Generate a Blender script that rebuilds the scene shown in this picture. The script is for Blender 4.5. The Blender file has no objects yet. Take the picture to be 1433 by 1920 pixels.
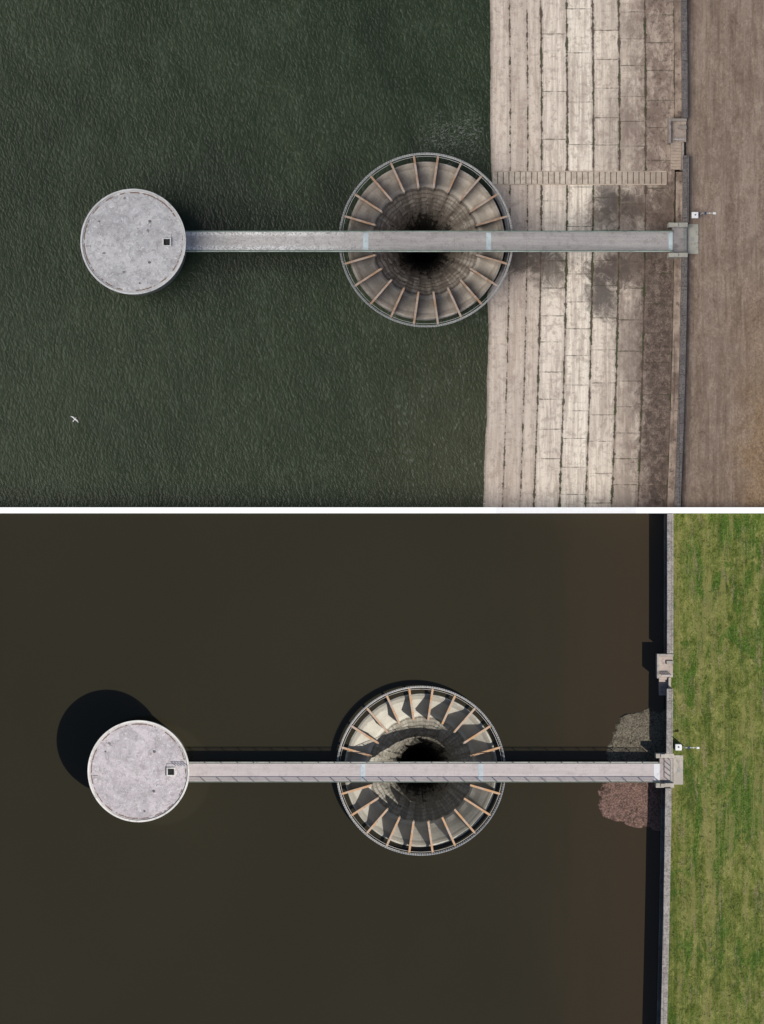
import bpy, bmesh, math, random
from mathutils import Vector, noise as mnoise
random.seed(7)
S=0.06; H=650.0
ZD=-4.0      # low water level, dry basin
def X(px,z=0.0): return (px-716.5)*S*(H-z)/H
def Y(py,z=0.0): return (960-py)*S*(H-z)/H
scene=bpy.context.scene
DRY=bpy.data.collections.new("dry_basin"); WET=bpy.data.collections.new("full_basin")
scene.collection.children.link(DRY); scene.collection.children.link(WET)
COL=[DRY]
# ------------------------------------------------------------ materials
class M:
    def __init__(s,name,rough=0.85,spec=0.3):
        s.m=bpy.data.materials.new(name); s.m.use_nodes=True
        s.nt=s.m.node_tree; s.b=s.nt.nodes['Principled BSDF']
        s.b.inputs['Roughness'].default_value=rough
        s.b.inputs['Specular IOR Level'].default_value=spec
        g=s.nt.nodes.new('ShaderNodeNewGeometry'); s.pos=g.outputs['Position']; s.nrm=g.outputs['True Normal']
    def n(s,t): return s.nt.nodes.new(t)
    def l(s,a,b):
        if isinstance(a,(int,float)): b.default_value=a
        elif isinstance(a,(tuple,list)):
            b.default_value=(*a,1) if len(b.default_value)==4 and len(a)==3 else a
        else: s.nt.links.new(a,b)
    def map(s,v,scale=(1,1,1),rot=(0,0,0),loc=(0,0,0)):
        n=s.n('ShaderNodeMapping'); s.l(v,n.inputs['Vector'])
        n.inputs['Scale'].default_value=scale; n.inputs['Rotation'].default_value=rot; n.inputs['Location'].default_value=loc
        return n.outputs[0]
    def rotmap(s,v,ang,scale):
        # rotate first, then scale, so the grain can run at any angle
        return s.map(s.map(v,(1,1,1),(0,0,math.radians(ang))),scale)
    def noise(s,v,scale,detail=4,rough=0.55,dist=0.0):
        n=s.n('ShaderNodeTexNoise'); s.l(v,n.inputs['Vector'])
        n.inputs['Scale'].default_value=scale; n.inputs['Detail'].default_value=detail
        n.inputs['Roughness'].default_value=rough; n.inputs['Distortion'].default_value=dist
        return n.outputs['Fac']
    def step(s,f,a,b,o0=0.0,o1=1.0):
        n=s.n('ShaderNodeMapRange'); n.interpolation_type='SMOOTHSTEP'
        s.l(f,n.inputs['Value']); n.inputs['From Min'].default_value=a; n.inputs['From Max'].default_value=b
        n.inputs['To Min'].default_value=o0; n.inputs['To Max'].default_value=o1
        return n.outputs[0]
    def math(s,op,a,b=0.0,clamp=False):
        n=s.n('ShaderNodeMath'); n.operation=op; n.use_clamp=clamp
        s.l(a,n.inputs[0]); s.l(b,n.inputs[1]); return n.outputs[0]
    def mix(s,f,a,b,mode='MIX'):
        n=s.n('ShaderNodeMix'); n.data_type='RGBA'; n.blend_type=mode
        s.l(f,n.inputs[0]); s.l(a,n.inputs[6]); s.l(b,n.inputs[7]); return n.outputs[2]
    def ramp(s,f,stops):
        n=s.n('ShaderNodeValToRGB'); s.l(f,n.inputs[0]); e=n.color_ramp.elements
        while len(e)<len(stops): e.new(0.5)
        for i,(p,c) in enumerate(stops): e[i].position=p; e[i].color=(*c,1)
        return n.outputs[0]
    def xyz(s,v):
        n=s.n('ShaderNodeSeparateXYZ'); s.l(v,n.inputs[0]); return n.outputs
    def radius(s,cx,cy,rx,ry):
        m=s.map(s.pos,(1/rx,1/ry,0),(0,0,0),(-cx/rx,-cy/ry,0))
        n=s.n('ShaderNodeVectorMath'); n.operation='LENGTH'; s.l(m,n.inputs[0]); return n.outputs['Value']
    def blob(s,cx,cy,rx,ry,nz,amp=0.5,soft=0.6):
        # soft irregular patch mask around a ground position (metres)
        d=s.math('ADD',s.radius(cx,cy,rx,ry),s.math('MULTIPLY',s.math('SUBTRACT',nz,0.5),amp*2.5))
        return s.step(d,0.95-soft,0.95+soft*.4,1,0)
    def bump(s,h,strength=0.5,dist=0.05):
        n=s.n('ShaderNodeBump'); s.l(h,n.inputs['Height']); n.inputs['Strength'].default_value=strength
        n.inputs['Distance'].default_value=dist; s.l(n.outputs[0],s.b.inputs['Normal'])
    def col(s,c): s.l(c,s.b.inputs['Base Color']); return s.m
def concrete(name,base,dark,light=None,sc=1.0,spk=0.25,streak=None):
    m=M(name); light=light or tuple(min(1,c*1.25) for c in base)
    big=m.noise(m.pos,0.35*sc,5,0.6); mid=m.noise(m.pos,1.6*sc,6,0.65,0.4); fine=m.noise(m.pos,9*sc,3,0.7)
    c=m.mix(m.step(big,0.38,0.62),base,light); c=m.mix(m.step(mid,0.5,0.72,0,0.75),c,dark)
    c=m.mix(m.step(fine,0.55,0.75,0,spk),c,dark)
    if streak: c=m.mix(m.step(m.noise(m.map(m.pos,streak),1.0,4,0.6),0.5,0.7,0,0.5),c,dark)
    m.bump(fine,0.4,0.03); return m.col(c)
def simple(name,c,rough=0.6,metal=0,var=0.25):
    m=M(name,rough); m.b.inputs['Metallic'].default_value=metal
    f=m.noise(m.pos,3,4); return m.col(m.mix(m.step(f,0.35,0.7),c,tuple(x*(1-var) for x in c)))
# ------------------------------------------------------------ mesh helpers
def finish(o,parent=None,label=None,cat=None,kind=None,group=None):
    if label: o["label"]=label
    if cat: o["category"]=cat
    if kind: o["kind"]=kind
    if group: o["group"]=group
    if parent: o.parent=parent
    COL[0].objects.link(o); return o
def mk(name,vs,fs,mat,parent=None,base=None,smooth=False,bevel=0,uv=None,**k):
    b=parent["_b"] if parent is not None else (base or (0,0,0))
    b=Vector(b); me=bpy.data.meshes.new(name)
    me.from_pydata([tuple(Vector(v)-b) for v in vs],[],fs); me.update()
    if uv:
        for nm,f in uv.items():
            L=me.uv_layers.new(name=nm)
            for i,val in enumerate(f): L.data[i].uv=val
    if not k.pop('keepn',False):
        bm=bmesh.new(); bm.from_mesh(me); bmesh.ops.recalc_face_normals(bm,faces=bm.faces); bm.to_mesh(me); bm.free()
    me.materials.append(mat)
    if smooth:
        for p in me.polygons: p.use_smooth=True
    o=bpy.data.objects.new(name,me)
    if parent is None: o.location=b
    if bevel:
        md=o.modifiers.new("bevel",'BEVEL'); md.width=bevel; md.segments=2; md.limit_method='ANGLE'
    return finish(o,parent,**k)
def empty(name,base,**k):
    o=bpy.data.objects.new(name,None); o.location=base; o["_b"]=tuple(base); o.empty_display_size=1
    return finish(o,**k)
class B:
    def __init__(s): s.v=[];s.f=[]
    def box(s,x0,x1,y0,y1,z0,z1):
        n=len(s.v)
        s.v+=[(x0,y0,z0),(x1,y0,z0),(x1,y1,z0),(x0,y1,z0),(x0,y0,z1),(x1,y0,z1),(x1,y1,z1),(x0,y1,z1)]
        s.f+=[tuple(n+i for i in q) for q in ((3,2,1,0),(4,5,6,7),(0,1,5,4),(1,2,6,5),(2,3,7,6),(3,0,4,7))]; return s
    def rbox(s,cx,cy,a,r0,r1,w,z0a,z0b,z1):
        c,t=math.cos(a),math.sin(a); n=len(s.v)
        for z,k in ((0,0),(1,1)):
            for r,q in ((r0,-w/2),(r1,-w/2),(r1,w/2),(r0,w/2)):
                zz=z1 if z else (z0b if r==r0 else z0a)
                s.v.append((cx+c*r-t*q,cy+t*r+c*q,zz))
        s.f+=[tuple(n+i for i in q) for q in ((3,2,1,0),(4,5,6,7),(0,1,5,4),(1,2,6,5),(2,3,7,6),(3,0,4,7))]; return s
    def cyl(s,cx,cy,r,z0,z1,n=12,r2=None):
        r2=r if r2 is None else r2; k=len(s.v)
        for i in range(n):
            a=2*math.pi*i/n; s.v.append((cx+r*math.cos(a),cy+r*math.sin(a),z0))
        for i in range(n):
            a=2*math.pi*i/n; s.v.append((cx+r2*math.cos(a),cy+r2*math.sin(a),z1))
        for i in range(n):
            j=(i+1)%n; s.f.append((k+i,k+j,k+n+j,k+n+i))
        s.f.append(tuple(k+n+i for i in range(n))); s.f.append(tuple(k+n-1-i for i in range(n))); return s
def lathe(name,prof,cx,cy,n,mat,parent,closed=False,smooth=False,warp=None,**k):
    vs=[];fs=[];uvs=[];m=len(prof)
    L=[0]
    for i in range(1,m): L.append(L[-1]+math.dist(prof[i],prof[i-1]))
    for i in range(n):
        a=2*math.pi*i/n
        for q,(r,z) in enumerate(prof):
            if warp: r,z=warp(i,q,r,z)
            vs.append((cx+r*math.cos(a),cy+r*math.sin(a),z))
    for i in range(n):
        j=(i+1)%n
        for q in range(m-1 if not closed else m):
            q2=(q+1)%m
            fs.append((i*m+q,j*m+q,j*m+q2,i*m+q2)); u0,u1=i/n*44,(i+1)/n*44
            v0=L[q]; v1=L[q2] if q2 else L[q]+math.dist(prof[0],prof[-1])
            uvs+=[(u0,v0),(u1,v0),(u1,v1),(u0,v1)]
    return mk(name,vs,fs,mat,parent,smooth=smooth,uv={"UVMap":uvs},keepn=True,**k)
def rect_hole(name,cx,cy,r,x0,x1,y0,y1,z,mat,**k):
    angs=[2*math.pi*i/96 for i in range(96)]+[math.atan2(y-cy,x-cx)%(2*math.pi) for x in (x0,x1) for y in (y0,y1)]
    angs=sorted(set(angs)); vs=[];fs=[]
    for a in angs:
        c,t=math.cos(a),math.sin(a)
        d=min([((x1-cx)/c) if c>1e-9 else ((x0-cx)/c) if c<-1e-9 else 1e9,((y1-cy)/t) if t>1e-9 else ((y0-cy)/t) if t<-1e-9 else 1e9])
        vs+=[(cx+c*r,cy+t*r,z),(cx+c*(r+12),cy+t*(r+12),z) if d>r+12.5 else (cx+c*(r+d)/2,cy+t*(r+d)/2,z),(cx+c*d,cy+t*d,z)]
    n=len(angs)
    for i in range(n):
        j=(i+1)%n
        for q in (0,1): fs.append((3*i+q,3*i+q+1,3*j+q+1,3*j+q))
    return mk(name,vs,fs,mat,**k)
arcD=lambda py:-15*((py-250)/700)**2
arcW=lambda py:-11*((max(py,1100)-1100)/820)**2
def strip(name,y0,y1,arc,xl,xr,z0,z1,mat,parent=None,stepy=40,**k):
    n=max(1,int(abs(y1-y0)/stepy)); vs=[];fs=[]
    for i in range(n+1):
        p=y0+(y1-y0)*i/n; a=arc(p); l=X(xl+a,z1); r=X(xr+a,z1); y=Y(p,z1)
        vs+=[(l,y,z0),(r,y,z0),(r,y,z1),(l,y,z1)]
    for i in range(n):
        a,b=i*4,(i+1)*4
        for q in range(4): fs.append((a+q,a+(q+1)%4,b+(q+1)%4,b+q))
    fs+=[(0,1,2,3),(n*4+3,n*4+2,n*4+1,n*4)]
    return mk(name,vs,fs,mat,parent,**k)

# ============================================================ WATER
def water_dry():
    m=M("choppy_green_water",0.19,0.17)
    s=m.xyz(m.pos)
    a=m.noise(m.rotmap(m.pos,-20,(4.2,1.7,1)),1.0,2,0.5,0.3)
    b=m.noise(m.rotmap(m.pos,14,(3.0,1.2,1)),1.0,2,0.5,0.3)
    d=m.noise(m.rotmap(m.pos,-55,(5.4,3.4,1)),1.0,1,0.5,0.0)
    sw_=m.noise(m.rotmap(m.pos,-12,(0.55,0.22,1)),1.0,3,0.55,0.3)
    c=m.noise(m.rotmap(m.pos,-20,(0.10,0.05,1)),1.0,5,0.65,0.8)
    w=m.math('ADD',m.math('ADD',m.math('MULTIPLY',a,0.6),m.math('MULTIPLY',b,0.55)),m.math('MULTIPLY',d,0.25))
    w=m.math('ADD',w,m.math('MULTIPLY',sw_,0.5))
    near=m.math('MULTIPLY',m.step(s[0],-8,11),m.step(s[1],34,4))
    low=m.step(s[1],45,3)
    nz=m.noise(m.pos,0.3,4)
    lee_shade=m.math('MAXIMUM',m.blob(X(385),Y(412),4.5,3.6,nz,0.5,.8),m.math('MAXIMUM',m.blob(X(635),Y(350),3.6,5.5,nz,0.5,.8),m.blob(X(500),Y(490),16,1.5,nz,0.4,.8)))  # calm patches with dark reflections and tower shadow painted into the colour
    col=m.mix(m.step(c,0.32,0.68),(0.0155,0.0250,0.0130),(0.0245,0.0360,0.0190))
    col=m.mix(m.math('MULTIPLY',low,0.4),col,(0.032,0.041,0.0205))
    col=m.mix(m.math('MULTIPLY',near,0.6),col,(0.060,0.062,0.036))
    gust=m.step(c,0.36,0.60,0.45,1.0)
    cr=m.math('MULTIPLY',m.math('MULTIPLY',m.step(w,0.92,1.20),gust),m.math('SUBTRACT',1,m.math('MULTIPLY',lee_shade,0.6)))
    col=m.mix(m.math('MULTIPLY',cr,0.55),col,(0.058,0.078,0.051))  # ripple light in the base colour: crests lightened, troughs darkened below
    col=m.mix(m.step(w,0.96,0.80,0,0.28),col,(0.011,0.018,0.009))
    col=m.mix(m.math('MULTIPLY',lee_shade,0.35),col,(0.009,0.012,0.007))
    gl=m.math('MULTIPLY',near,m.step(w,1.08,1.2,0,0.55)); col=m.mix(gl,col,(0.18,0.19,0.15))  # pale glints on the crests, mixed into the base colour
    n5=m.noise(m.rotmap(m.pos,-10,(2.2,4.2,1)),1.0,6,0.85,.6)
    f=m.math('MULTIPLY',m.blob(X(850),Y(252),4.4,2.8,m.noise(m.pos,0.6,5,.7),1.0,.8),m.step(n5,0.50,0.60))
    col=m.mix(m.math('MULTIPLY',f,0.5),col,(0.28,0.31,0.27))
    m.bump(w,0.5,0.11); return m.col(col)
def water_wet():
    m=M("still_brown_water",0.07,0.2)
    s=m.xyz(m.pos); nz=m.noise(m.map(m.pos,(1,0.2,1)),0.25,5,0.65)
    g=m.step(m.math('ADD',s[0],m.math('MULTIPLY',nz,12)),X(900)+6,X(1260)+6,0,.55)
    c=m.mix(m.step(m.noise(m.pos,0.03,3),0.3,0.7),(0.0252,0.0222,0.0134),(0.0282,0.0246,0.0148))
    c=m.mix(g,c,(0.050,0.034,0.020))
    c=m.mix(m.step(m.noise(m.pos,1.6,6,0.8),0.50,0.75,0,0.35),c,(0.034,0.026,0.0155))
    r=m.radius(X(300),Y(1452),6.0,6.0)
    c=m.mix(m.math('MULTIPLY',m.step(r,1.0,0.9),0.25),c,(0.045,0.040,0.022))
    m.bump(m.noise(m.pos,0.7,3),0.35,0.03); return m.col(c)
dcx,dcy=X(799,1.2),Y(450,1.2); wcx,wcy=X(789.5,1.2),Y(1445,1.2)
sd=163*S; sw=158.5*S           # outer ring radii
COL[0]=DRY
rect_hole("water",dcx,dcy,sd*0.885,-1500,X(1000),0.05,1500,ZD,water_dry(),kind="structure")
COL[0]=WET
rect_hole("water",wcx,wcy,sw*0.885,-1500,X(1275),-1500,-0.05,0.0,water_wet(),kind="structure")
bed=M("reservoir_bed"); bed.col(bed.mix(bed.noise(bed.pos,0.1),(0.05,0.04,0.03),(0.09,0.07,0.05)))
mk("ground",[(-1600,-1600,-34),(1600,-1600,-34),(1600,1600,-34),(-1600,1600,-34)],[(0,1,2,3)],bed.m,kind="structure")

# ============================================================ GRASS BANKS
def dry_grass():
    m=M("parched_brown_grass",1.0,0.1)
    st=m.noise(m.map(m.pos,(0.8,0.05,1)),1.0,7,0.75,0.5); fine=m.noise(m.map(m.pos,(1,.8,1)),5,7,0.84); mid=m.noise(m.map(m.pos,(1,.5,1)),0.8,8,0.8,0.5)
    st2=m.noise(m.map(m.pos,(2.4,0.12,1)),1.0,7,0.8,0.4)
    big=m.noise(m.pos,0.16,6,0.7,.6)
    c=m.ramp(m.math('ADD',m.math('MULTIPLY',fine,0.5),m.math('MULTIPLY',mid,0.5)),[(0.38,(0.115,0.083,0.062)),(0.5,(0.235,0.175,0.136)),(0.62,(0.38,0.305,0.245))])
    c=m.mix(m.step(st,0.48,0.64,0,0.5),c,(0.34,0.272,0.220))
    c=m.mix(m.step(st,0.48,0.34,0,0.55),c,(0.14,0.10,0.075))
    c=m.mix(m.step(st2,0.5,0.38,0,0.5),c,(0.125,0.090,0.068))
    c=m.mix(m.step(big,0.45,0.62,0,0.3),c,(0.175,0.128,0.098))
    s=m.xyz(m.pos)
    g=m.math('MULTIPLY',m.step(m.math('ADD',s[0],m.math('MULTIPLY',m.noise(m.pos,0.25,6,.7),9)),X(1345)+4.5,X(1435)+4.5),m.step(s[1],32,2))
    c=m.mix(m.math('MULTIPLY',g,0.6),c,m.mix(m.step(fine,.38,.62),(0.11,0.068,0.030),(0.36,0.235,0.115)))
    c=m.mix(m.step(m.noise(m.pos,2.2,6,0.85),0.58,0.67,0,0.65),c,(0.085,0.062,0.048))
    m.bump(fine,0.4,0.05); return m.col(c)
def green_grass():
    m=M("rough_green_grass",1.0,0.1)
    fine=m.noise(m.map(m.pos,(1,.8,1)),6.0,7,0.85,0.2); mid=m.noise(m.map(m.pos,(1,0.6,1)),0.9,8,0.82,0.4); st=m.noise(m.map(m.pos,(0.8,0.05,1)),1.0,7,0.75,0.5)
    st2=m.noise(m.map(m.pos,(1.7,0.22,1)),1.0,8,0.82,0.6)
    big=m.noise(m.map(m.pos,(1,.4,1)),0.30,8,0.76,0.9)
    c=m.ramp(m.math('ADD',m.math('MULTIPLY',fine,0.45),m.math('MULTIPLY',mid,0.55)),[(0.39,(0.020,0.028,0.005)),(0.46,(0.078,0.098,0.019)),(0.53,(0.145,0.160,0.040)),(0.61,(0.28,0.262,0.10))])
    c=m.mix(m.step(big,0.50,0.56,0,0.8),c,m.mix(m.step(fine,.38,.62),(0.014,0.038,0.005),(0.072,0.145,0.019)))
    c=m.mix(m.step(st,0.5,0.60,0,0.55),c,(0.21,0.188,0.074))
    c=m.mix(m.step(st,0.48,0.38,0,0.5),c,(0.026,0.056,0.009))
    c=m.mix(m.step(st2,0.54,0.61,0,0.7),c,m.mix(m.step(fine,.35,.65),(0.080,0.068,0.035),(0.27,0.225,0.13)))
    c=m.mix(m.step(m.noise(m.pos,2.4,6,0.88),0.54,0.62,0,0.8),c,(0.015,0.025,0.005))
    c=m.mix(m.step(m.noise(m.pos,7,4,0.8),0.61,0.68,0,0.6),c,(0.38,0.37,0.26))
    m.bump(fine,0.3,0.05); return m.col(c)
def bank(name,arc,xl,y0,y1,z,mat,**k):
    n=int(abs(y1-y0)/60); vs=[];fs=[]
    for i in range(n+1):
        p=y0+(y1-y0)*i/n; l=X(xl+arc(p),z); y=Y(p,z); vs+=[(l,y,z),(1500,y,z)]
    for i in range(n): fs.append((2*i,2*i+1,2*i+3,2*i+2))
    return mk(name,vs,fs,mat,**k)
ZG=1.9
COL[0]=DRY; bank("ground",arcD,1286,-3500,953,ZG,dry_grass(),kind="structure")
COL[0]=WET; bank("ground",arcW,1256,961,5500,ZG,green_grass(),kind="structure")

# ============================================================ CONCRETE APRON (dry)
COL[0]=DRY
def zap(px): return ZD+(px-920)*(3.7/342)
def apron():
    m=M("weathered_concrete_slabs",0.9,0.2)
    def uv(nm):
        n=m.n('ShaderNodeUVMap'); n.uv_map=nm; return m.xyz(n.outputs[0])
    A=uv("ea"); Bq=uv("eb")
    at=m.n('ShaderNodeAttribute'); at.attribute_name="tone"; tone=at.outputs['Color']
    s=m.xyz(m.pos)
    mid=m.noise(m.pos,1.3,7,0.75,0.3); fine=m.noise(m.pos,7,5,0.8)
    st=m.noise(m.map(m.pos,(2.6,0.08,1)),1.0,7,0.75,0.2); st2=m.noise(m.map(m.pos,(1.1,0.14,1)),1.0,7,0.75,0.4); cs=m.noise(m.map(m.pos,(0.3,2.5,1)),1.0,6,0.7)
    c=tone
    c=m.mix(m.step(st,0.44,0.62,0,0.6),c,(0.40,0.325,0.275))
    c=m.mix(m.step(st2,0.49,0.62,0,0.5),c,(0.335,0.265,0.22))
    c=m.mix(m.step(mid,0.49,0.62,0,0.5),c,(0.285,0.22,0.185))
    c=m.mix(m.step(cs,0.56,0.7,0,0.3),c,(0.27,0.21,0.175))
    dn=m.noise(m.map(m.pos,(1,.5,1)),0.6,8,0.78,0.4)
    c=m.mix(m.math('MULTIPLY',m.step(s[0],X(1105),X(1230)),m.step(dn,0.37,0.59,0.1,0.9)),c,(0.175,0.130,0.108))
    c=m.mix(m.math('MULTIPLY',m.step(s[0],X(1150),X(1240)),m.step(m.noise(m.pos,2.0,8,0.85,0.4),0.50,0.60,0,0.7)),c,(0.075,0.055,0.046))
    c=m.mix(m.step(fine,0.55,0.68,0,0.55),c,(0.17,0.125,0.10))
    nz=m.noise(m.pos,0.75,9,0.74,1.2)
    for (px,py,rx,ry,f,cc) in ((1145,380,2.6,2.6,0.95,(0.095,0.083,0.076)),(1135,408,3.2,1.7,0.7,(0.095,0.08,0.07)),(1190,385,2.8,2.2,0.8,(0.072,0.053,0.046)),(1145,508,3.2,2.1,0.92,(0.095,0.08,0.073)),(1130,552,2.3,3.3,0.92,(0.095,0.08,0.073)),
            (1030,498,2.9,3.0,0.88,(0.11,0.093,0.081)),(968,486,5.0,2.2,0.92,(0.095,0.077,0.065)),(1185,496,5.2,2.6,0.75,(0.095,0.070,0.060)),(1248,400,1.7,6.0,0.8,(0.09,0.062,0.05)),(1200,640,3.6,7.0,0.45,(0.12,0.088,0.075)),(1180,250,3.6,5.5,0.35,(0.14,0.10,0.085))):
        z=zap(px); c=m.mix(m.math('MULTIPLY',m.blob(X(px,z),Y(py,z),rx,ry,nz,0.9,.7),f),c,cc)
    g=m.math('MULTIPLY',m.step(m.math('ADD',s[0],m.math('MULTIPLY',nz,9)),X(1190)+4.3,X(1214)+5.0),m.step(m.math('SUBTRACT',m.math('MULTIPLY',nz,5),s[1]),2.5-Y(450),2.5-Y(500)))
    gc=m.mix(m.step(mid,.42,.64),m.mix(m.step(fine,.35,.65),(0.028,0.021,0.019),(0.085,0.059,0.050)),m.mix(m.step(fine,.35,.65),(0.08,0.058,0.048),(0.26,0.20,0.165)))
    c=m.mix(m.math('MULTIPLY',g,0.86),c,gc)
    c=m.mix(m.step(m.math('ADD',s[2],m.math('MULTIPLY',mid,0.25)),ZD+0.10,ZD+0.22,0.75,0),c,(0.10,0.085,0.06))
    jn=m.math('MULTIPLY',m.math('MAXIMUM',m.math('SUBTRACT',m.noise(m.pos,0.9,7,0.8),0.43),0.0),1.0)
    jv=m.step(m.math('SUBTRACT',m.math('MINIMUM',A[0],A[1]),jn),0.0,0.052,0.93,0)
    jh=m.step(m.math('SUBTRACT',m.math('MINIMUM',Bq[0],Bq[1]),m.math('MULTIPLY',jn,.45)),-0.018,0.028,0.7,0)
    j=m.math('MAXIMUM',jv,jh)
    jc=m.mix(m.step(m.noise(m.pos,0.3,4,0.6),0.45,0.6),(0.080,0.060,0.046),(0.040,0.048,0.019))
    c=m.mix(m.step(m.math('ADD',m.math('MINIMUM',A[0],A[1]),m.math('MULTIPLY',m.math('SUBTRACT',mid,.5),.8)),0.0,0.40,0.36,0),c,(0.20,0.15,0.122))
    c=m.mix(j,c,jc)
    d=m.math('MULTIPLY',m.step(m.noise(m.map(m.pos,(1,0.8,1)),3.5,4,0.75),0.64,0.68),m.step(s[0],X(1010),X(930)))
    c=m.mix(m.math('MULTIPLY',d,0.7),c,(0.8,0.8,0.78))
    m.bump(m.math('SUBTRACT',m.math('MULTIPLY',fine,0.3),j),0.4,0.03); return m.col(c)
cols=[(860,957,(0.60,0.52,0.45),500),(957,990,(0.58,0.50,0.43),400),(990,1016,(0.61,0.53,0.455),300),(1016,1064,(0.73,0.655,0.565),104),(1064,1113,(0.79,0.72,0.62),84),
      (1113,1162,(0.74,0.66,0.56),55),(1162,1211,(0.64,0.555,0.465),53),(1211,1266,(0.52,0.435,0.365),57)]
def left_edge(p):
    # lower edge of the apron: buried under the water, cut back round the spillway's outer wall
    d=abs(p-450)
    return max(860,799+math.sqrt(151**2-d*d)-arcD(p)) if d<151 else 860
vs=[];fs=[];ea=[];eb=[];tones=[]
rnd=random.Random(3)
for ci,(xa,xb,base,sp) in enumerate(cols):
    y=954-rnd.random()*sp
    ys=[954]
    while y>-2200:
        ys.append(y); q=sp*rnd.uniform(0.85,1.15)
        if ci in (3,4) and 540<y<954: q=rnd.uniform(48,58)
        y-=q
    ys.append(-2200)
    for k in range(len(ys)-1):
        ya,yb=ys[k],ys[k+1]; nsub=max(1,int((ya-yb)/(12 if ci==0 else 55))); t=rnd.uniform(0.95,1.04)
        if ci>=5 and rnd.random()<0.22: t*=0.87
        for q in range(nsub):
            p0=ya+(yb-ya)*q/nsub; p1=ya+(yb-ya)*(q+1)/nsub
            n=len(vs)
            wob=lambda p: (0.07*mnoise.fractal(Vector((0.3,p*.012,1)),.8,2.1,4) if ci==0 else 0)
            x0_,x1_=(left_edge(p0),left_edge(p1)) if ci==0 else (xa,xa)
            P=[(x0_,p0,zap(x0_)+wob(p0)),(xb,p0,zap(xb)),(xb,p1,zap(xb)),(x1_,p1,zap(x1_)+wob(p1))]
            for (x,p,z) in P: vs.append((X(x+arcD(p),z),Y(p,z),z))
            fs.append((n,n+1,n+2,n+3)); w=(xb-xa)*S
            fl=0.06 if ci in(1,2) else 0; fr=0.06 if ci<2 else 0
            ea+=[(fl,w+fr),(w+fl,fr),(w+fl,fr),(fl,w+fr)] if ci else [(9,(xb-x0_)*S+fr),(9,fr),(9,fr),(9,(xb-x1_)*S+fr)]
            for p in (p0,p0,p1,p1): eb.append(((ya-p)*S+ (0.12 if ci<3 else 0),(p-yb)*S+(0.12 if ci<3 else 0)))
            tones.append([c*t for c in base])
o=mk("paving",vs,fs,apron(),uv={"ea":ea,"eb":eb},keepn=True,kind="structure")
ca=o.data.color_attributes.new("tone",'FLOAT_COLOR','CORNER')
for i,p in enumerate(o.data.polygons):
    for li in p.loop_indices: ca.data[li].color=(*tones[i],1)

# slope staircase
def stair_mat():
    m=M("worn_step_concrete",0.9)
    n=m.n('ShaderNodeUVMap'); u=m.xyz(n.outputs[0])
    mid=m.noise(m.pos,1.2,6,0.7); fine=m.noise(m.pos,7,4,0.75); s=m.xyz(m.pos)
    c=m.mix(m.step(mid,0.4,0.65),(0.60,0.525,0.44),(0.42,0.35,0.285))
    c=m.mix(m.math('MULTIPLY',m.step(s[0],X(1060),X(1250)),0.7),c,(0.29,0.23,0.185))
    c=m.mix(m.step(fine,0.55,0.7,0,0.5),c,(0.24,0.185,0.15))
    e=m.math('MINIMUM',u[0],m.math('SUBTRACT',1,u[0]))
    c=m.mix(m.step(m.math('SUBTRACT',e,m.math('MULTIPLY',fine,0.14)),-0.03,0.05,0.9,0),c,(0.075,0.058,0.045))  # tread edges and risers darkened in colour so steps show in soft light
    return m.col(c)
sm=stair_mat()
st=empty("slope_staircase",(X(1090,-2),Y(333,-2),-2),label="long worn concrete staircase climbing the sloping slab apron",cat="stairs")
vs=[];fs=[];uvs=[]; x=923
while x<1250:
    x2=x+10.6; z=zap(x2)+0.06
    ya,yb=Y(344.5,z),Y(322.5,z); xa,xb=X(x+arcD(333),z),X(x2+arcD(333),z); n=len(vs)
    zz=zap(x)-0.1
    vs+=[(xa,ya,z),(xb,ya,z),(xb,yb,z),(xa,yb,z),(xa,ya,zz),(xa,yb,zz)]
    fs+=[(n,n+1,n+2,n+3),(n+4,n,n+3,n+5)]
    uvs+=[(0,0),(1,0),(1,1),(0,1),(0,0),(0,0),(0,1),(0,1)]
    x=x2
mk("tread",vs,fs,sm,st,uv={"UVMap":uvs},keepn=True)
kerbm=concrete("stair_kerb",(0.40,0.335,0.275),(0.22,0.17,0.135))
for ya,yb in ((320.3,322.4),(344.6,346.7)):
    vs=[]
    for xx in (923,1250):
        z=zap(xx)+0.07
        for yy,zz in ((ya,z),(yb,z),(yb,z-0.4),(ya,z-0.4)): vs.append((X(xx+arcD(333),z),Y(yy,z),zz))
    mk("kerb",vs,[(0,1,2,3),(7,6,5,4),(0,4,5,1),(1,5,6,2),(2,6,7,3),(3,7,4,0)],kerbm,st)

# ============================================================ WALLS
def stone(name,a,b,mortar):
    m=M(name,0.9)
    br=m.n('ShaderNodeTexBrick'); m.l(m.map(m.pos,(1,1,1),(0,0,math.radians(90))),br.inputs['Vector'])
    br.inputs['Scale'].default_value=1.0; br.inputs['Brick Width'].default_value=1.1; br.inputs['Row Height'].default_value=0.9
    br.inputs['Mortar Size'].default_value=0.02; m.l(a,br.inputs['Color1']); m.l(b,br.inputs['Color2']); m.l(mortar,br.inputs['Mortar'])
    f=m.noise(m.pos,5,6,0.8); g=m.noise(m.pos,0.8,5,.7)
    c=m.mix(m.step(f,0.45,0.62,0,0.85),br.outputs['Color'],mortar); c=m.mix(m.step(g,0.5,0.7,0,0.5),c,tuple(x*1.5 for x in a))
    c=m.mix(m.step(m.noise(m.pos,3.3,5,0.85),.57,.65,0,.7),c,tuple(x*2.3 for x in a))
    m.bump(f,0.8,0.08); return m.col(c)
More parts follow.
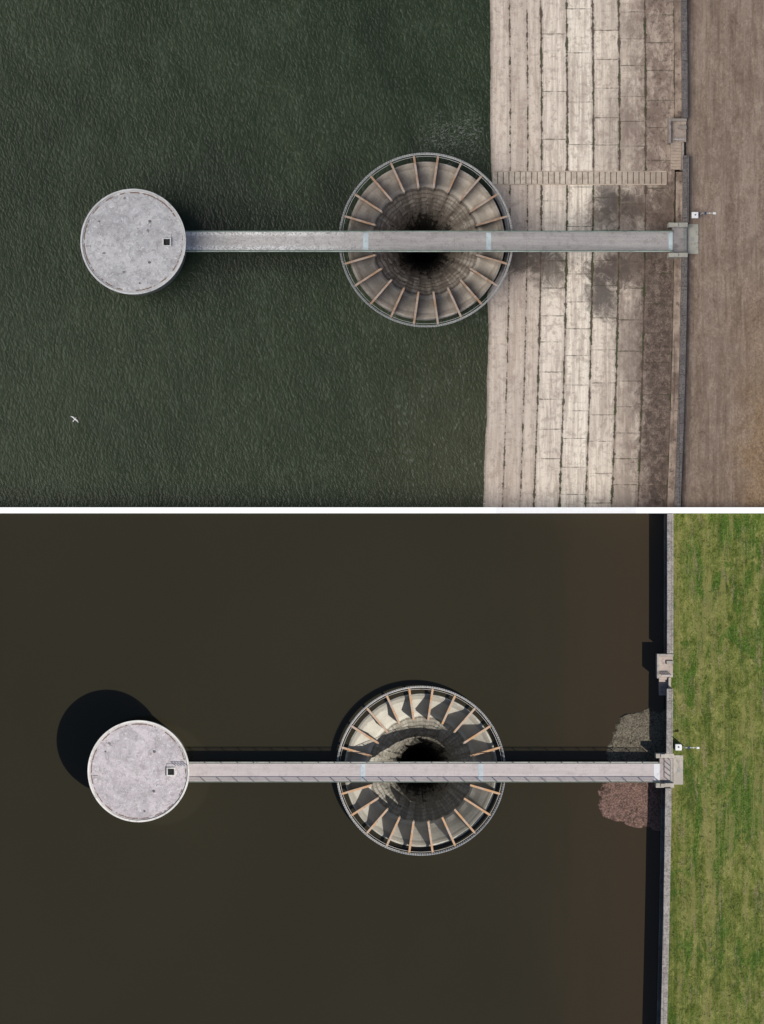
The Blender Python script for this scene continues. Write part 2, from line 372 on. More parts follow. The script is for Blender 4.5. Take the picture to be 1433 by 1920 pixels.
def build_wall(coll,arc,segs,xl,xr,ledge,cm,fm,lm,lab,by,top):
    COL[0]=coll
    e=empty("parapet_wall",(X(xl+arc(by)),Y(by),0),label=lab,cat="wall")
    for (a,b,off) in segs:
        strip("wall_body",a,b,arc,xl+off+1,xr+off-1,-6,top-.25,fm,e)
        strip("coping",a,b,arc,xl+off,xr+off,top-.247,top,cm,e,bevel=0.04)
    for (a,b,q0,q1,z) in ledge: strip("ledge",a,b,arc,q0,q1,-6,z,lm,e,bevel=0.04)
    return e
dcop=stone("lichen_coping_dark",(0.125,0.112,0.108),(0.175,0.158,0.150),(0.04,0.036,0.034))
dface=concrete("stained_wall_face",(0.12,0.095,0.08),(0.04,0.032,0.028),(0.22,0.18,0.15),1.2)
dledge=concrete("dirty_ledge",(0.19,0.14,0.115),(0.05,0.036,0.03),(0.40,0.32,0.265),1.3,0.5,(3,0.15,1))
build_wall(DRY,arcD,[(-3400,221,-1),(291,418,1),(481,951,0)],1280,1291.5,[(-3400,221,1266.5,1278.9,0.5),(322,418,1268,1280.8,0.35),(481,951,1266.5,1279.9,0.35)],dcop,dface,dledge,
   "dark weathered stone parapet wall along the dry concrete slope",600,2.8)
wcop=stone("lichen_coping_pale",(0.26,0.235,0.22),(0.35,0.32,0.30),(0.11,0.10,0.09))
wface=concrete("wall_face_wet",(0.10,0.09,0.085),(0.035,0.033,0.033),(0.16,0.15,0.14),1.2)
build_wall(WET,arcW,[(963.2,1225,1),(1291,1413,1),(1478,5400,0)],1250,1262,[(963.2,1225,1246,1250.9,1.6),(1478,5400,1243,1249.9,1.3)],wcop,wface,wface,
   "pale lichen-covered stone parapet wall between brown water and grass",1600,3.5)

# access steps set in wall
def access(coll,x0,x1,y0,y1,mtop,mwall,mstep,lab,fl):
    COL[0]=coll
    e=empty("access_steps",(X((x0+x1)/2),Y(y1),fl),label=lab,cat="steps")
    z=2.45; ym=y0+44
    b=B().box(X(x0+4,z),X(x1,z),Y(ym,z),Y(y0+5,z),-6,z); mk("landing",b.v,b.f,mtop,e,bevel=0.03)
    for q in ((x0,x0+5,y0,ym+2,2.9),(x0+5.05,x1+1,y0,y0+5,2.9)):
        b=B().box(X(q[0],2.8),X(q[1],2.8),Y(q[3],2.8),Y(q[2],2.8),-6,q[4]); mk("parapet",b.v,b.f,mwall,e,bevel=0.04)
    b=B().box(X(x0+18,2.8),X(x1+1,2.8),Y(y0+20,2.8),Y(y0+13,2.8),z+.003,2.75); mk("upstand",b.v,b.f,mwall,e,bevel=0.04)
    n=9; d=(y1-ym)/n
    for i in range(n):
        zz=2.25-i*(2.25-fl)/n; b=B().box(X(x0+4,zz),X(x1-9,zz),Y(ym+d*(i+1),zz),Y(ym+d*i,zz)-0.002,-6,zz); mk("tread",b.v,b.f,mstep,e,bevel=0.02)
    b=B().box(X(x1-8.5,2.5),X(x1-4,2.5),Y(y1,2.5),Y(ym,2.5),-6,2.6); mk("side_wall",b.v,b.f,mwall,e,bevel=0.04)
    b=B()
    for i in range(6):
        xx=X(x0+10+i*3.4,z); b.box(xx-.03,xx+.03,Y(y0+40,z)-.03,Y(y0+40,z)+.03,z,z+1.01)
    b.box(X(x0+9,z),X(x0+29,z),Y(y0+40,z)-.04,Y(y0+40,z)+.04,z+1.0,z+1.06)
    b.box(X(x0+9,z),X(x0+29,z),Y(y0+40,z)-.02,Y(y0+40,z)+.02,z+.5,z+.54)
    mk("gate",b.v,b.f,galv,e)
    return e
galv=simple("galvanised_metal",(0.5,0.5,0.5),0.45,0.4)
dstep=concrete("step_dry",(0.33,0.27,0.225),(0.13,0.10,0.082)); dpar=concrete("parapet_dry",(0.25,0.215,0.19),(0.09,0.078,0.066))
wstep=concrete("step_wet",(0.36,0.30,0.265),(0.14,0.115,0.10)); wpar=concrete("parapet_wet",(0.32,0.285,0.26),(0.12,0.10,0.09))
access(DRY,1254,1287,222,318,dstep,dpar,dstep,"brown concrete landing and steps down from the dry wall",-0.2)
access(WET,1232,1262,1226,1308,wstep,wpar,wstep,"pale concrete landing and steps down to the brown water",-0.3)

# ============================================================ TOWER
def roof_mat(name,a,b,dark,sp,cx,cy,R):
    m=M(name,0.85)
    big=m.noise(m.pos,0.3,7,0.75,0.6); mid=m.noise(m.pos,1.3,8,0.82,0.5); fine=m.noise(m.pos,5,7,0.85)
    c=m.mix(m.step(big,0.40,0.60),a,b); c=m.mix(m.step(mid,0.47,0.60,0,0.65),c,dark)
    c=m.mix(m.step(fine,0.52,0.64,0,0.6),c,dark); c=m.mix(m.step(m.noise(m.pos,2.6,7,0.82),0.54,0.62,0,sp),c,(0.74,0.73,0.74))
    c=m.mix(m.step(m.noise(m.pos,1.1,3,0.5),0.70,0.73,0,.7),c,(0.11,0.10,0.10))
    r=m.radius(cx,cy,R,R); n2=m.noise(m.pos,0.9,5,0.7)
    rr=m.math('ADD',r,m.math('MULTIPLY',m.math('SUBTRACT',m.noise(m.pos,2.5,3),.5),.03))
    band=m.math('MULTIPLY',m.step(rr,.912,.922),m.step(rr,.948,.938))
    c=m.mix(m.math('MULTIPLY',band,m.step(n2,.46,.52,0,.9)),c,(0.14,0.085,0.06))
    c=m.mix(m.step(r,.93,.96,0,.35),c,(0.7,0.69,0.68))
    m.bump(fine,0.5,0.05); return m.col(c)
def tower(coll,px,py,rp,rc,rimm,shaftm,lab,z0,rail):
    COL[0]=coll; z=7.0; cx,cy=X(px,z),Y(py,z); R=rp*S*(H-z)/H
    roofm=roof_mat(rc[0],rc[1],rc[2],rc[3],rc[4],cx,cy,R)
    e=empty("valve_tower",(cx,cy,z0),label=lab,cat="tower")
    lathe("shaft",[(R*0.955,-20),(R*0.955,z-0.5),(R*0.955,z-0.45),(0.3,z-0.4)],cx,cy,96,shaftm,e)
    lathe("roof_slab",[(0.0,z+0.02),(R*0.5,z+0.01),(R*0.962,z),(R*0.962,z-0.38),(0.3,z-0.38)],cx,cy,96,roofm,e)
    lathe("roof_rim",[(R*0.965,z+0.16),(R,z+0.16),(R,z-0.5),(R*0.965,z-0.5)],cx,cy,96,rimm,e,closed=True)
    hx,hy=cx+63/99*R,cy-1/99*R; w=0.48
    lv=[];lf=[]
    for zz in (z+0.01,z+.3):
        for q in (w,w-.13): lv+=[(hx-q,hy-q,zz),(hx+q,hy-q,zz),(hx+q,hy+q,zz),(hx-q,hy+q,zz)]
    for i in range(4):
        j=(i+1)%4; lf+=[(i,j,8+j,8+i),(4+i,4+j,12+j,12+i),(8+i,8+j,12+j,12+i),(i,j,4+j,4+i)]
    mk("hatch_frame",lv,lf,rimm,e)
    b=B().box(hx-.34,hx+.34,hy-.34,hy+.34,z+.012,z+.05); mk("hatch_cover",b.v,b.f,black,e)
    b=B().box(hx-.5,hx+.5,hy+w+.02,hy+w+.42,z+.02,z+.09); mk("hatch_lid",b.v,b.f,roofm,e,bevel=.01)
    if rail:
        # short guard rail beside the hatch, leading to the rim
        b=B()
        for i in range(5):
            xx=hx+.55+i*.33; b.box(xx-.025,xx+.025,hy+.62,hy+.67,z+.02,z+1.02)
        b.box(hx+.5,hx+1.95,hy+.615,hy+.675,z+1.01,z+1.07); b.box(hx+.5,hx+1.95,hy+.63,hy+.66,z+.5,z+.54)
        mk("guard_rail",b.v,b.f,galv,e)
    for dx,dy,q in ((31,38,.16),(30,-39,.15),(12,-78,.1),(-64,38,.09)):
        b=B().cyl(cx+dx/99*R,cy+dy/99*R,q,z,z+.12,16,q*.8); mk("vent_cap",b.v,b.f,ventm,e)
    b=B().box(cx-.9*R,cx-.80*R,cy-.09*R,cy-.080*R,z+.02,z+.045); mk("anchor_bar",b.v,b.f,ventm,e)
black=simple("dark_opening",(0.01,0.01,0.011)); ventm=simple("dark_vent_metal",(0.12,0.12,0.12),0.6)
tower(DRY,250,453,99,("grey_roof_dry",(0.38,0.375,0.385),(0.52,0.515,0.525),(0.23,0.225,0.23),0.6),concrete("rim_dry",(0.46,0.46,0.46),(0.22,0.22,0.22)),
      concrete("shaft_dry",(0.13,0.125,0.11),(0.06,0.06,0.05)),"round concrete valve tower, mottled grey flat roof, in choppy green water",ZD,False)
tower(WET,260,1446,95.5,("pink_grey_roof",(0.40,0.365,0.378),(0.53,0.485,0.50),(0.245,0.22,0.225),0.55),concrete("rim_wet",(0.58,0.56,0.53),(0.33,0.31,0.29)),
      concrete("shaft_wet",(0.36,0.33,0.27),(0.15,0.13,0.1)),"round concrete valve tower, pinkish sunlit roof, in still brown water",0,True)

# ============================================================ BELL MOUTH
def funnel_mat(name,pale,brown,dark,alg_shade,dirt,cx,cy,k):
    m=M(name,0.85)
    uvn=m.n('ShaderNodeUVMap'); uv=uvn.outputs[0]
    s=m.xyz(m.pos); z=s[2]; u=m.xyz(uv)
    mid=m.noise(m.pos,1.1,7,0.72,0.4); fine=m.noise(m.pos,6,6,0.78)
    stk=m.noise(m.map(uv,(1.0,0.07,1)),1.0,7,0.78,0.2); row=m.noise(m.map(uv,(0.7,0.9,1)),1.0,6,0.75,0.2)
    df=m.math('MULTIPLY',m.math('ABSOLUTE',m.math('SUBTRACT',m.math('FRACT',m.math('MULTIPLY',u[0],0.5)),0.5)),2.0)
    c=m.mix(m.step(m.math('ADD',mid,m.math('MULTIPLY',df,0.18)),0.42,0.72,0,.5+.5*dirt),pale,brown)
    c=m.mix(m.step(m.math('ADD',df,m.math('MULTIPLY',stk,1.2)),1.15,1.6,0,0.75*dirt),c,dark)
    c=m.mix(m.step(fine,0.54,0.68,0,0.15+0.35*dirt),c,dark)
    r=m.radius(cx,cy,k,k)
    rn=m.math('ADD',r,m.math('MULTIPLY',m.math('SUBTRACT',row,.5),14))
    c=m.mix(m.math('MULTIPLY',m.step(rn,131,134),m.step(rn,143,141)),c,m.mix(.5,c,dark))
    lip=m.math('MULTIPLY',m.step(rn,96,100),m.step(rn,108,103)); c=m.mix(m.math('MULTIPLY',lip,.6),c,tuple(min(1,x*1.35) for x in pale))
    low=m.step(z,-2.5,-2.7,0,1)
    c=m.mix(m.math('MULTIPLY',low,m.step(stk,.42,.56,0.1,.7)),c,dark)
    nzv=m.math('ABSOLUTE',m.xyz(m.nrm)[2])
    c=m.mix(m.math('MULTIPLY',low,m.step(nzv,.62,.40,0,.3)),c,dark)  # steep risers darkened in colour, standing in for weak shading
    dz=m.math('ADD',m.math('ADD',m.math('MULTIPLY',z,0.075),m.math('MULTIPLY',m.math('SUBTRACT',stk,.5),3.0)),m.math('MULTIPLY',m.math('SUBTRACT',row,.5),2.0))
    c=m.mix(m.step(dz,alg_shade,alg_shade-.35,0,0.92),c,(0.014,0.012,0.009))  # algae streaks, and throat shade painted in darker with depth
    m.bump(fine,0.4,0.03); return m.col(c)
def bell(coll,cx,cy,R,fc,ringm,beamm,pierm,lab,z0):
    COL[0]=coll; k=R/158.5
    fm=funnel_mat(*fc,cx,cy,k)
    e=empty("bell_mouth_spillway",(cx,cy,z0),label=lab,cat="spillway")
    prof=[(144,-20),(144,0.0),(143,0.22),(140,0.30),(136,0.15),(130,-0.2),(122,-.72),(112,-1.45),(104,-2.1),(97,-2.7),(95.4,-3.0),(93.5,-3.7)]
    r,z=93.5,-3.7
    drops=[.6,.65,.7,.8,.95,1.1,1.3,1.4,1.6,1.8,1.9,2.1]
    decs=[6.5,6.5,6,5.5,5.5,5,5,5,5,5,5,5]
    for d,dc in zip(drops,decs):
        r2=r-dc; prof.append((r2+2.2,z-.45*d)); prof.append((r2,z-d)); r=r2; z-=d
    prof+=[(r-2,-26),(r-4,-31),(0.1,-31)]; NP=len(prof)
    nz=random.Random(int(R*100)+int(cy))
    jit=[[nz.uniform(-1,1) for _ in prof] for _ in range(132)]
    blk=[[nz.uniform(-1,1) for _ in range(NP*2)] for _ in range(44)]
    def warp(i,q,r,z):
        ph=abs(((i/6.0)%1)-.5)*2     # 1 at a fin, 0 mid-bay
        if 9<=q<12: r=r+(jit[i][q]*0.4+2.6*(1-ph*ph))*k
        elif 12<=q<NP-3:
            qq=(q-12)//2
            r=r+(1.6*(1-ph*ph)*max(0,1-qq/6)+blk[(i//3)%44][qq]*1.0+jit[i][qq]*0.3)*k
            z=z+blk[(i//3)%44][qq+14]*0.09
        if 2<=q<8: z=z-0.16*(1-ph**2)
        return r,z
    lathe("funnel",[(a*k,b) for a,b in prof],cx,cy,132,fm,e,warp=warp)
    zt=1.25
    lathe("ring_beam",[(155.6*k,zt),(158.5*k,zt),(158.5*k,zt-.55),(155.6*k,zt-.55)],cx,cy,132,ringm,e,closed=True)
    lathe("inner_hoop",[(152.4*k,zt-.12),(153.1*k,zt-.12),(153.1*k,zt-.25),(152.4*k,zt-.25)],cx,cy,132,ringm,e,closed=True)
    lathe("toothed_edge_strip",[(156.6*k,zt+.003),(157.2*k,zt+.06),(159.2*k,zt+.06),(159.2*k,zt-.05)],cx,cy,440,galv,e,
          warp=lambda i,q,r,z:((r,z+.2) if (q in(1,2) and i%2) else (r,z)))
    for i in range(22):
        a=2*math.pi*i/22
        b=B().rbox(cx,cy,a,96*k,154.9*k,.24,zt-.28,zt-.28,zt-.02); mk("radial_beam",b.v,b.f,beamm,e,bevel=.02)
        b=B().rbox(cx,cy,a,94*k,143*k,.14,-.6,-4.2,zt-.283); mk("pier_fin",b.v,b.f,pierm,e)
def beam(name,a,b):
    m=M(name,0.8); f=m.noise(m.pos,1.4,6,0.7); g=m.noise(m.pos,7,4,0.7)
    return m.col(m.mix(m.step(g,0.5,0.7,0,0.6),m.mix(m.step(f,0.38,0.62),a,b),(0.15,0.11,0.085)))
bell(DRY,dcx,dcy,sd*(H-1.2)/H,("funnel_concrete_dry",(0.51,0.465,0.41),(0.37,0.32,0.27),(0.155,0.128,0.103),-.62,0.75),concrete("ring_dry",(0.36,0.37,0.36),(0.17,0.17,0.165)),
     beam("beam_dry",(0.33,0.20,0.12),(0.40,0.33,0.28)),concrete("pier_dry",(0.22,0.19,0.165),(0.1,0.085,0.07)),
     "circular concrete bell-mouth spillway with radial beams, brown and dry inside",ZD)
bell(WET,wcx,wcy,sw*(H-1.2)/H,("funnel_concrete_wet",(0.54,0.515,0.45),(0.43,0.41,0.355),(0.16,0.143,0.112),-.60,0.15),concrete("ring_wet",(0.42,0.40,0.38),(0.2,0.19,0.18)),
     beam("beam_wet",(0.52,0.29,0.14),(0.46,0.36,0.29)),concrete("pier_wet",(0.28,0.25,0.2),(0.12,0.1,0.085)),
     "circular concrete bell-mouth spillway with orange-brown radial beams",0)

# ============================================================ BRIDGE
def deck_mat(name,a,b,dark,drop,yt,yb):
    m=M(name,0.9,0.1); s=m.xyz(m.pos)
    st=m.noise(m.map(m.pos,(0.10,2.4,1)),1.0,6,0.7); mid=m.noise(m.pos,1.1,8,0.8); fine=m.noise(m.pos,4,7,0.88)
    c=m.mix(m.step(st,0.35,0.65),a,b); c=m.mix(m.step(mid,0.50,0.62,0,0.45),c,dark); c=m.mix(m.step(fine,0.52,0.62,0,0.55),c,dark)
    fr=m.math('FRACT',m.math('MULTIPLY',s[0],1/8.1)); c=m.mix(m.step(fr,0.0,0.010,0.45,0),c,dark)
    if drop:
        ed=m.math('MAXIMUM',m.step(s[1],yt-0.75,yt-0.2),m.step(s[1],yb+0.9,yb+0.25))
        al=m.step(m.math('ADD',s[0],m.math('MULTIPLY',mid,14)),X(760)+7,X(520)+7)
        d=m.math('MULTIPLY',m.math('MULTIPLY',m.math('ADD',ed,0.3,True),al),m.step(m.noise(m.pos,5.0,6,0.9),0.44,0.55))
        c=m.mix(m.math('MULTIPLY',d,0.95),c,(0.86,0.86,0.85))
    return m.col(c)
def bridge(coll,x0,x1,y0,y1,dm,km,railm,patches,lab,z0):
    COL[0]=coll; z=2.5; xa,xb=X(x0,z),X(x1,z); yb,yt=Y(y1,z),Y(y0,z); kw=0.16
    e=empty("footbridge",((xa+xb)/2,(yb+yt)/2,z-0.6),label=lab,cat="bridge")
    b=B().box(xa,xb,yb+kw,yt-kw,z-.25,z); mk("deck",b.v,b.f,dm,e)
    for q0,q1 in ((yb,yb+kw-.003),(yt-kw+.003,yt)):
        b=B().box(xa,xb,q0,q1,z-.7,z+.08); mk("edge_girder",b.v,b.f,km,e,bevel=.015)
    for yy in (yb+.1,yt-.1):
        b=B(); n=int((xb-xa)/1.8)
        for i in range(n+1):
            xx=xa+.1+(xb-xa-.2)*i/n; b.box(xx-.03,xx+.03,yy-.03,yy+.03,z+.08,z+1.16)
        b.box(xa,xb,yy-.04,yy+.04,z+1.15,z+1.21)
        for h in (.45,.8): b.box(xa,xb,yy-.018,yy+.018,z+h,z+h+.035)
        mk("railing",b.v,b.f,railm,e)
    for i in range(14):
        xx=xa+.5+(xb-xa-1)*i/13; b=B().box(xx-.1,xx+.1,yb+kw+.003,yt-kw-.003,z-.6,z-.26)
        mk("cross_beam",b.v,b.f,km,e)
    for p0,p1,mm in patches:
        b=B().box(X(p0,z),X(p1,z),yb+kw+.05,yt-kw-.05,z+.004,z+.02); mk("joint_cover",b.v,b.f,mm,e)
blue=concrete("pale_blue_cover",(0.40,0.47,0.49),(0.27,0.32,0.34)); blue2=concrete("pale_blue_cover_sunlit",(0.42,0.47,0.50),(0.32,0.36,0.38))
whitec=concrete("white_cover",(0.62,0.63,0.65),(0.4,0.4,0.42))
z=2.5
bridge(DRY,345,1262,432.5,472,deck_mat("deck_grey",(0.33,0.312,0.305),(0.40,0.38,0.368),(0.20,0.184,0.178),True,Y(432,z),Y(472,z)),
   concrete("girder_dry",(0.36,0.40,0.36),(0.18,0.205,0.18)),simple("green_rail_dry",(0.10,0.14,0.115),0.5),[(681,691,blue),(912,921,blue),(1254,1261.5,blue)],
   "long narrow grey footbridge with bird droppings and thin green railings",ZD)
bridge(WET,353,1238,1428.5,1467,deck_mat("deck_pink",(0.44,0.395,0.393),(0.50,0.45,0.448),(0.33,0.29,0.288),False,0,0),
   concrete("girder_wet",(0.36,0.36,0.33),(0.2,0.2,0.18)),simple("green_rail_wet",(0.06,0.085,0.07),0.5),[(676,685,blue2),(897,906,blue2),(1226,1237,whitec)],
   "long narrow pinkish sunlit footbridge with thin dark green railings",0)
# abutments
def abut(coll,x0,x1,y0,y1,px1,pm,wm,gm,lab,z0):
    COL[0]=coll; z=2.5
    e=empty("bridge_abutment",(X((x0+x1)/2),Y((y0+y1)/2),z0),label=lab,cat="abutment")
    b=B().box(X(x0+7.2,z),X(x1,z),Y(y1-9,z),Y(y0+9,z),-6,z-.06); mk("landing",b.v,b.f,pm,e)
    for a,c in ((y0,y0+8.6),(y1-8.6,y1)):
        b=B().box(X(x0,3.3),X(x1+2,3.3),Y(c,3.3),Y(a,3.3),-6,3.2); mk("wing_wall",b.v,b.f,wm,e,bevel=.05)
        b=B().box(X(x0+9,3.3),X(x0+18,3.3),Y(c,3.3)-.0+.06,Y(a,3.3)-.06,3.203,3.35); mk("pier_cap",b.v,b.f,wm,e,bevel=.04)
    b=B()
    for i in range(5):
        yy=Y(y0+12+i*(y1-y0-24)/4,z); b.box(X(x1-6,z)-.03,X(x1-6,z)+.03,yy-.03,yy+.03,z-.05,z+1.11)
    b.box(X(x1-6,z)-.035,X(x1-6,z)+.035,Y(y1-11,z),Y(y0+11,z),z+1.1,z+1.16)
    mk("gate",b.v,b.f,gm,e)
    b=B().box(X(x1+.5,2),X(px1,2),Y(y1-6,2),Y(y0+3,2),-1,2.02); mk("threshold_pad",b.v,b.f,wm,e,bevel=.03)
    b=B().box(X(x1+8,2),X(x1+14,2),Y((y0+y1)/2+3,2),Y((y0+y1)/2-3,2),2.024,2.06); mk("inspection_cover",b.v,b.f,ventm2,e)
ventm2=simple("grey_cover",(0.3,0.31,0.3))
abut(DRY,1254,1288,417,482,1310,concrete("landing_dry",(0.24,0.22,0.22),(0.1,0.09,0.09)),concrete("abut_dry",(0.31,0.30,0.26),(0.13,0.14,0.11)),simple("green_gate",(0.1,0.2,0.15)),
   "greenish concrete bridge abutment on the dry stone wall",-0.3)
abut(WET,1230,1262,1413,1477,1281,concrete("landing_wet",(0.34,0.30,0.29),(0.16,0.14,0.14)),concrete("abut_wet",(0.36,0.33,0.29),(0.17,0.15,0.13)),simple("green_gate_sunlit",(0.08,0.15,0.11)),
   "pale concrete bridge abutment between brown water and green grass",0)

# camera masts
white=simple("white_enamel",(0.74,0.74,0.74),0.5,0,0.12); dglass=simple("dark_blue_lens",(0.04,0.055,0.09),0.3)
def mast(coll,px,py,lab):
    COL[0]=coll; g=ZG; cx,cy=X(px,3),Y(py,3)
    e=empty("equipment_mast",(cx,cy,g),label=lab,cat="mast")
    b=B().box(cx-.40,cx+.34,cy-.36,cy+.34,g,g+1.2); mk("cabinet",b.v,b.f,white,e,bevel=.05)
    b=B().box(cx-.08,cx+.06,cy-.06,cy+.08,g+1.203,g+1.28); mk("cabinet_vent",b.v,b.f,dglass,e)
    b=B().cyl(cx+.62,cy+.05,.08,g,g+4.2,12,.05); mk("pole",b.v,b.f,galv,e)
    b=B().box(cx+.62,cx+2.0,cy+.02,cy+.09,g+3.8,g+3.87); mk("arm",b.v,b.f,galv,e)
    b=B().box(cx+.85,cx+1.1,cy-.10,cy+.22,g+3.875,g+3.93); mk("solar_panel",b.v,b.f,dglass,e)
    b=B().box(cx+1.82,cx+2.15,cy-.08,cy+.16,g+3.88,g+4.05); mk("camera_housing",b.v,b.f,white,e,bevel=.04)
    b=B().cyl(cx+1.45,cy+.06,.08,g+3.873,g+4.02,12,.06); mk("beacon",b.v,b.f,white,e)
mast(DRY,1304,403,"white equipment cabinet with mast standing on parched grass")
mast(WET,1273,1401,"white equipment cabinet with mast standing on green grass")

# ============================================================ GRAVEL SHOAL (wet)
COL[0]=WET
pts=[(1326,1226),(1333,1200),(1345,1160),(1370,1148),(1400,1143),(1418,1145),(1440,1134),(1465,1133),(1490,1122),(1510,1120),(1530,1133),(1543,1162),(1552,1195),(1558,1226)]
def xl(p):
    for (a,b),(c,d) in zip(pts,pts[1:]):
        if a<=p<=c: return b+(d-b)*(p-a)/(c-a)
    return 1260
def shoal_mat():
    m=M("brown_gravel_mat",0.9); f=m.noise(m.pos,1.7,8,0.82,.4); g=m.noise(m.pos,5.5,6,0.85); s=m.xyz(m.pos)
    h=m.noise(m.pos,.5,5,.7)
    a=m.mix(m.step(g,.40,.60),(0.060,0.052,0.037),(0.220,0.195,0.145)); b=m.mix(m.step(g,.40,.60),(0.085,0.048,0.038),(0.265,0.165,0.135))
    c=m.mix(m.step(m.math('ADD',s[1],m.math('MULTIPLY',h,4)),Y(1470)+2,Y(1425)+2),b,a); c=m.mix(m.step(f,0.50,0.60,0,0.75),c,(0.040,0.028,0.020))
    c=m.mix(m.step(h,.4,.65,0,.25),c,(0.07,0.05,0.037))
    c=m.mix(m.step(s[2],0.0,0.035,0.6,0),c,(0.045,0.032,0.021)); m.bump(f,0.8,0.12); return m.col(c)
shm=shoal_mat(); vs=[];fs=[]; nx,ny=130,210
def shz(px,py):
    v=Vector((px*.04,py*.04,3)); n=mnoise.fractal(v,0.9,2.1,7); d=(px-xl(py)+n*10)
    ed=min(py-1329,1555-py)
    t=max(-1,min(1,min(d,ed+n*7)/6))
    return 0.18*t+(0.09*n if t>0 else 0)+0.035*mnoise.noise(Vector((px*.3,py*.3,0)))
for j in range(ny+1):
    for i in range(nx+1):
        px=1100+(1250-1100)*i/nx; py=1318+(1566-1318)*j/ny
        vs.append((X(px),Y(py),shz(px,py)))
for j in range(ny):
    for i in range(nx):
        a=j*(nx+1)+i; fs.append((a,a+1,a+nx+2,a+nx+1))
mk("gravel_shoal",vs,fs,shm,kind="stuff",label="low red-brown gravel shoal breaking the water by the wall",cat="gravel")
vs=[];fs=[]; rr=random.Random(5); c=0
ico=bmesh.new(); bmesh.ops.create_icosphere(ico,subdivisions=1,radius=1); iv=[v.co.copy() for v in ico.verts]; jf=[tuple(v.index for v in f.verts) for f in ico.faces]; ico.free()
while c<600:
    px=rr.uniform(1110,1245); py=rr.uniform(1322,1562); h=shz(px,py)
    if h<0.02: continue
    c+=1; r=rr.uniform(.03,.08)*(2.2 if rr.random()<.06 else 1); n=len(vs); sx,sy=rr.uniform(.7,1.4),rr.uniform(.7,1.3)
    for v in iv: q=rr.uniform(.8,1.15); vs.append((X(px)+v.x*r*sx*q,Y(py)+v.y*r*sy*q,h+v.z*r*.7*q))
    fs+=[tuple(n+i for i in f) for f in jf]
mk("shoal_stones",vs,fs,shm,kind="stuff",label="scattered small brown stones lying on the gravel shoal",cat="stones")

# ============================================================ BORDER STRIP BETWEEN THE TWO VIEWS
wp=M("white_border",0.6); wp.col(wp.mix(wp.step(wp.noise(wp.pos,2,5,0.7),0.45,0.75),(0.86,0.86,0.86),(0.80,0.80,0.79)))
yA,yB=Y(962.4,0),Y(951.3,0)
vv=[];
for y in (yA,yB): vv+=[(-1500,y,-23),(1500,y,-23),(1500,y,3.52),(X(1190),y,3.52),(X(930),y,.3),(-1500,y,.3)]
ff=[(0,1,2,3,4,5),(11,10,9,8,7,6)]+[(i,(i+1)%6,6+(i+1)%6,6+i) for i in range(6)]
mk("border_strip",vv,ff,wp.m,label="straight white border strip between the two views, built as a wall",cat="wall")  # white border between the views, given the form of a wall

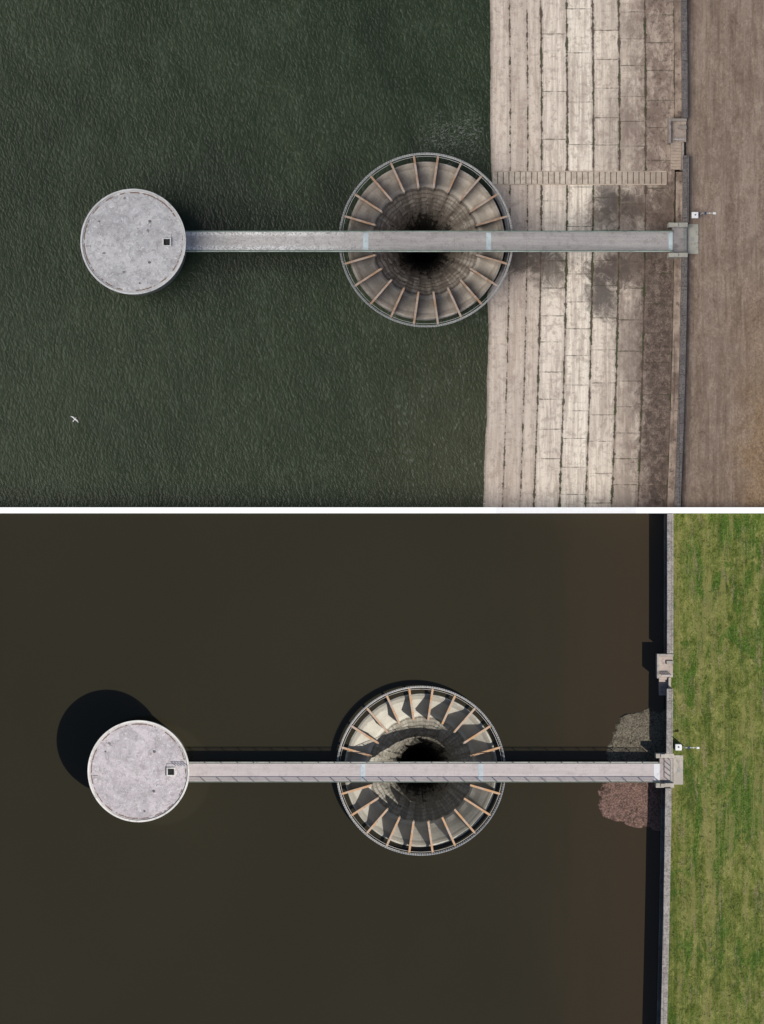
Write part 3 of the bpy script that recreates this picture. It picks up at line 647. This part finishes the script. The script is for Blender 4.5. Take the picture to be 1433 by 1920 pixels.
# ============================================================ GULL
COL[0]=DRY
def gull(px,py,z,ang,sc):
    cx,cy=X(px,z),Y(py,z); e=empty("gull",(cx,cy,z),label="white gull gliding low over the choppy green water",cat="bird")
    e.rotation_euler=(0,0,ang)
    bm=bmesh.new()
    secs=[(-.30,.005,.0),(-.24,.03,0),(-.12,.06,.0),(0,.075,0),(.12,.065,.01),(.18,.045,.02),(.23,.05,.03),(.27,.035,.03),(.33,.006,.02)]
    rings=[]
    for x,r,dz in secs: rings.append([bm.verts.new((x,r*math.cos(t*math.pi/4),dz+r*.9*math.sin(t*math.pi/4))) for t in range(8)])
    for a,b2 in zip(rings,rings[1:]):
        for t in range(8): bm.faces.new((a[t],a[(t+1)%8],b2[(t+1)%8],b2[t]))
    for sg in (1,-1):
        wing=[((.10,.05,.03),(-.08,.05,.02)),((.17,.28,.09),(-.03,.28,.07)),((.10,.50,.07),(-.05,.46,.06)),((-.06,.72,.03),(-.09,.70,.03))]
        prev=None
        for f,bk in wing:
            a=[bm.verts.new((f[0],sg*f[1],f[2]+.012)),bm.verts.new((bk[0],sg*bk[1],bk[2]+.006)),bm.verts.new((bk[0],sg*bk[1],bk[2]-.006)),bm.verts.new((f[0],sg*f[1],f[2]-.012))]
            if prev:
                for t in range(4): bm.faces.new((prev[t],prev[(t+1)%4],a[(t+1)%4],a[t]))
            prev=a
        bm.faces.new(prev)
    t=[bm.verts.new(p) for p in ((-.22,-.03,.01),(-.22,.03,.01),(-.42,.09,.0),(-.42,-.09,.0))]; bm.faces.new(t)
    bmesh.ops.recalc_face_normals(bm,faces=bm.faces); bmesh.ops.scale(bm,vec=(sc,sc,sc),verts=bm.verts)
    me=bpy.data.meshes.new("plumage"); bm.to_mesh(me); bm.free(); me.materials.append(white)
    for p in me.polygons: p.use_smooth=True
    o=bpy.data.objects.new("body",me); o.parent=e; COL[0].objects.link(o)
    bb=B().box(.33*sc,.40*sc,-.012*sc,.012*sc,.01*sc,.03*sc); me=bpy.data.meshes.new("beak"); me.from_pydata(bb.v,[],bb.f); me.materials.append(bm_y)
    o=bpy.data.objects.new("beak",me); o.parent=e; COL[0].objects.link(o)
bm_y=simple("yellow_beak",(0.6,0.4,0.05))
gull(140.5,786,2.0,math.radians(50),0.8)

for o in bpy.data.objects:
    if "_b" in o: del o["_b"]
# ============================================================ LIGHT
el=math.radians(55); az=math.atan2(0.77,-0.64)
w=bpy.data.worlds.new("World"); scene.world=w; w.use_nodes=True; nt=w.node_tree
sky=nt.nodes.new('ShaderNodeTexSky'); sky.sky_type='NISHITA'; sky.sun_disc=False; sky.sun_elevation=el; sky.sun_rotation=az
nt.links.new(sky.outputs[0],nt.nodes['Background'].inputs[0]); nt.nodes['Background'].inputs[1].default_value=0.08
def sun(name,st,ang,d,coll,c):
    L=bpy.data.lights.new(name,'SUN'); L.energy=st; L.angle=math.radians(ang); L.color=c
    o=bpy.data.objects.new(name,L); o.rotation_euler=Vector(d).to_track_quat('Z','Y').to_euler(); o.location=(0,0,80)
    scene.collection.objects.link(o); o.light_linking.receiver_collection=coll
d=(math.cos(el)*math.sin(az),math.cos(el)*math.cos(az),math.sin(el))
sun("sun",4.1,0.5,d,WET,(1,0.95,0.87))
sun("overcast_sun",3.1,52,(-0.62,-0.15,1),DRY,(1,0.93,0.83))
# ============================================================ CAMERA
cam=bpy.data.cameras.new("camera"); cam.lens=36*H/(1920*S); cam.sensor_width=36; cam.clip_end=6000; cam.clip_start=1
co=bpy.data.objects.new("camera",cam); co.location=(0,0,H); scene.collection.objects.link(co); scene.camera=co
scene.view_settings.view_transform='Standard'; scene.view_settings.look='None'
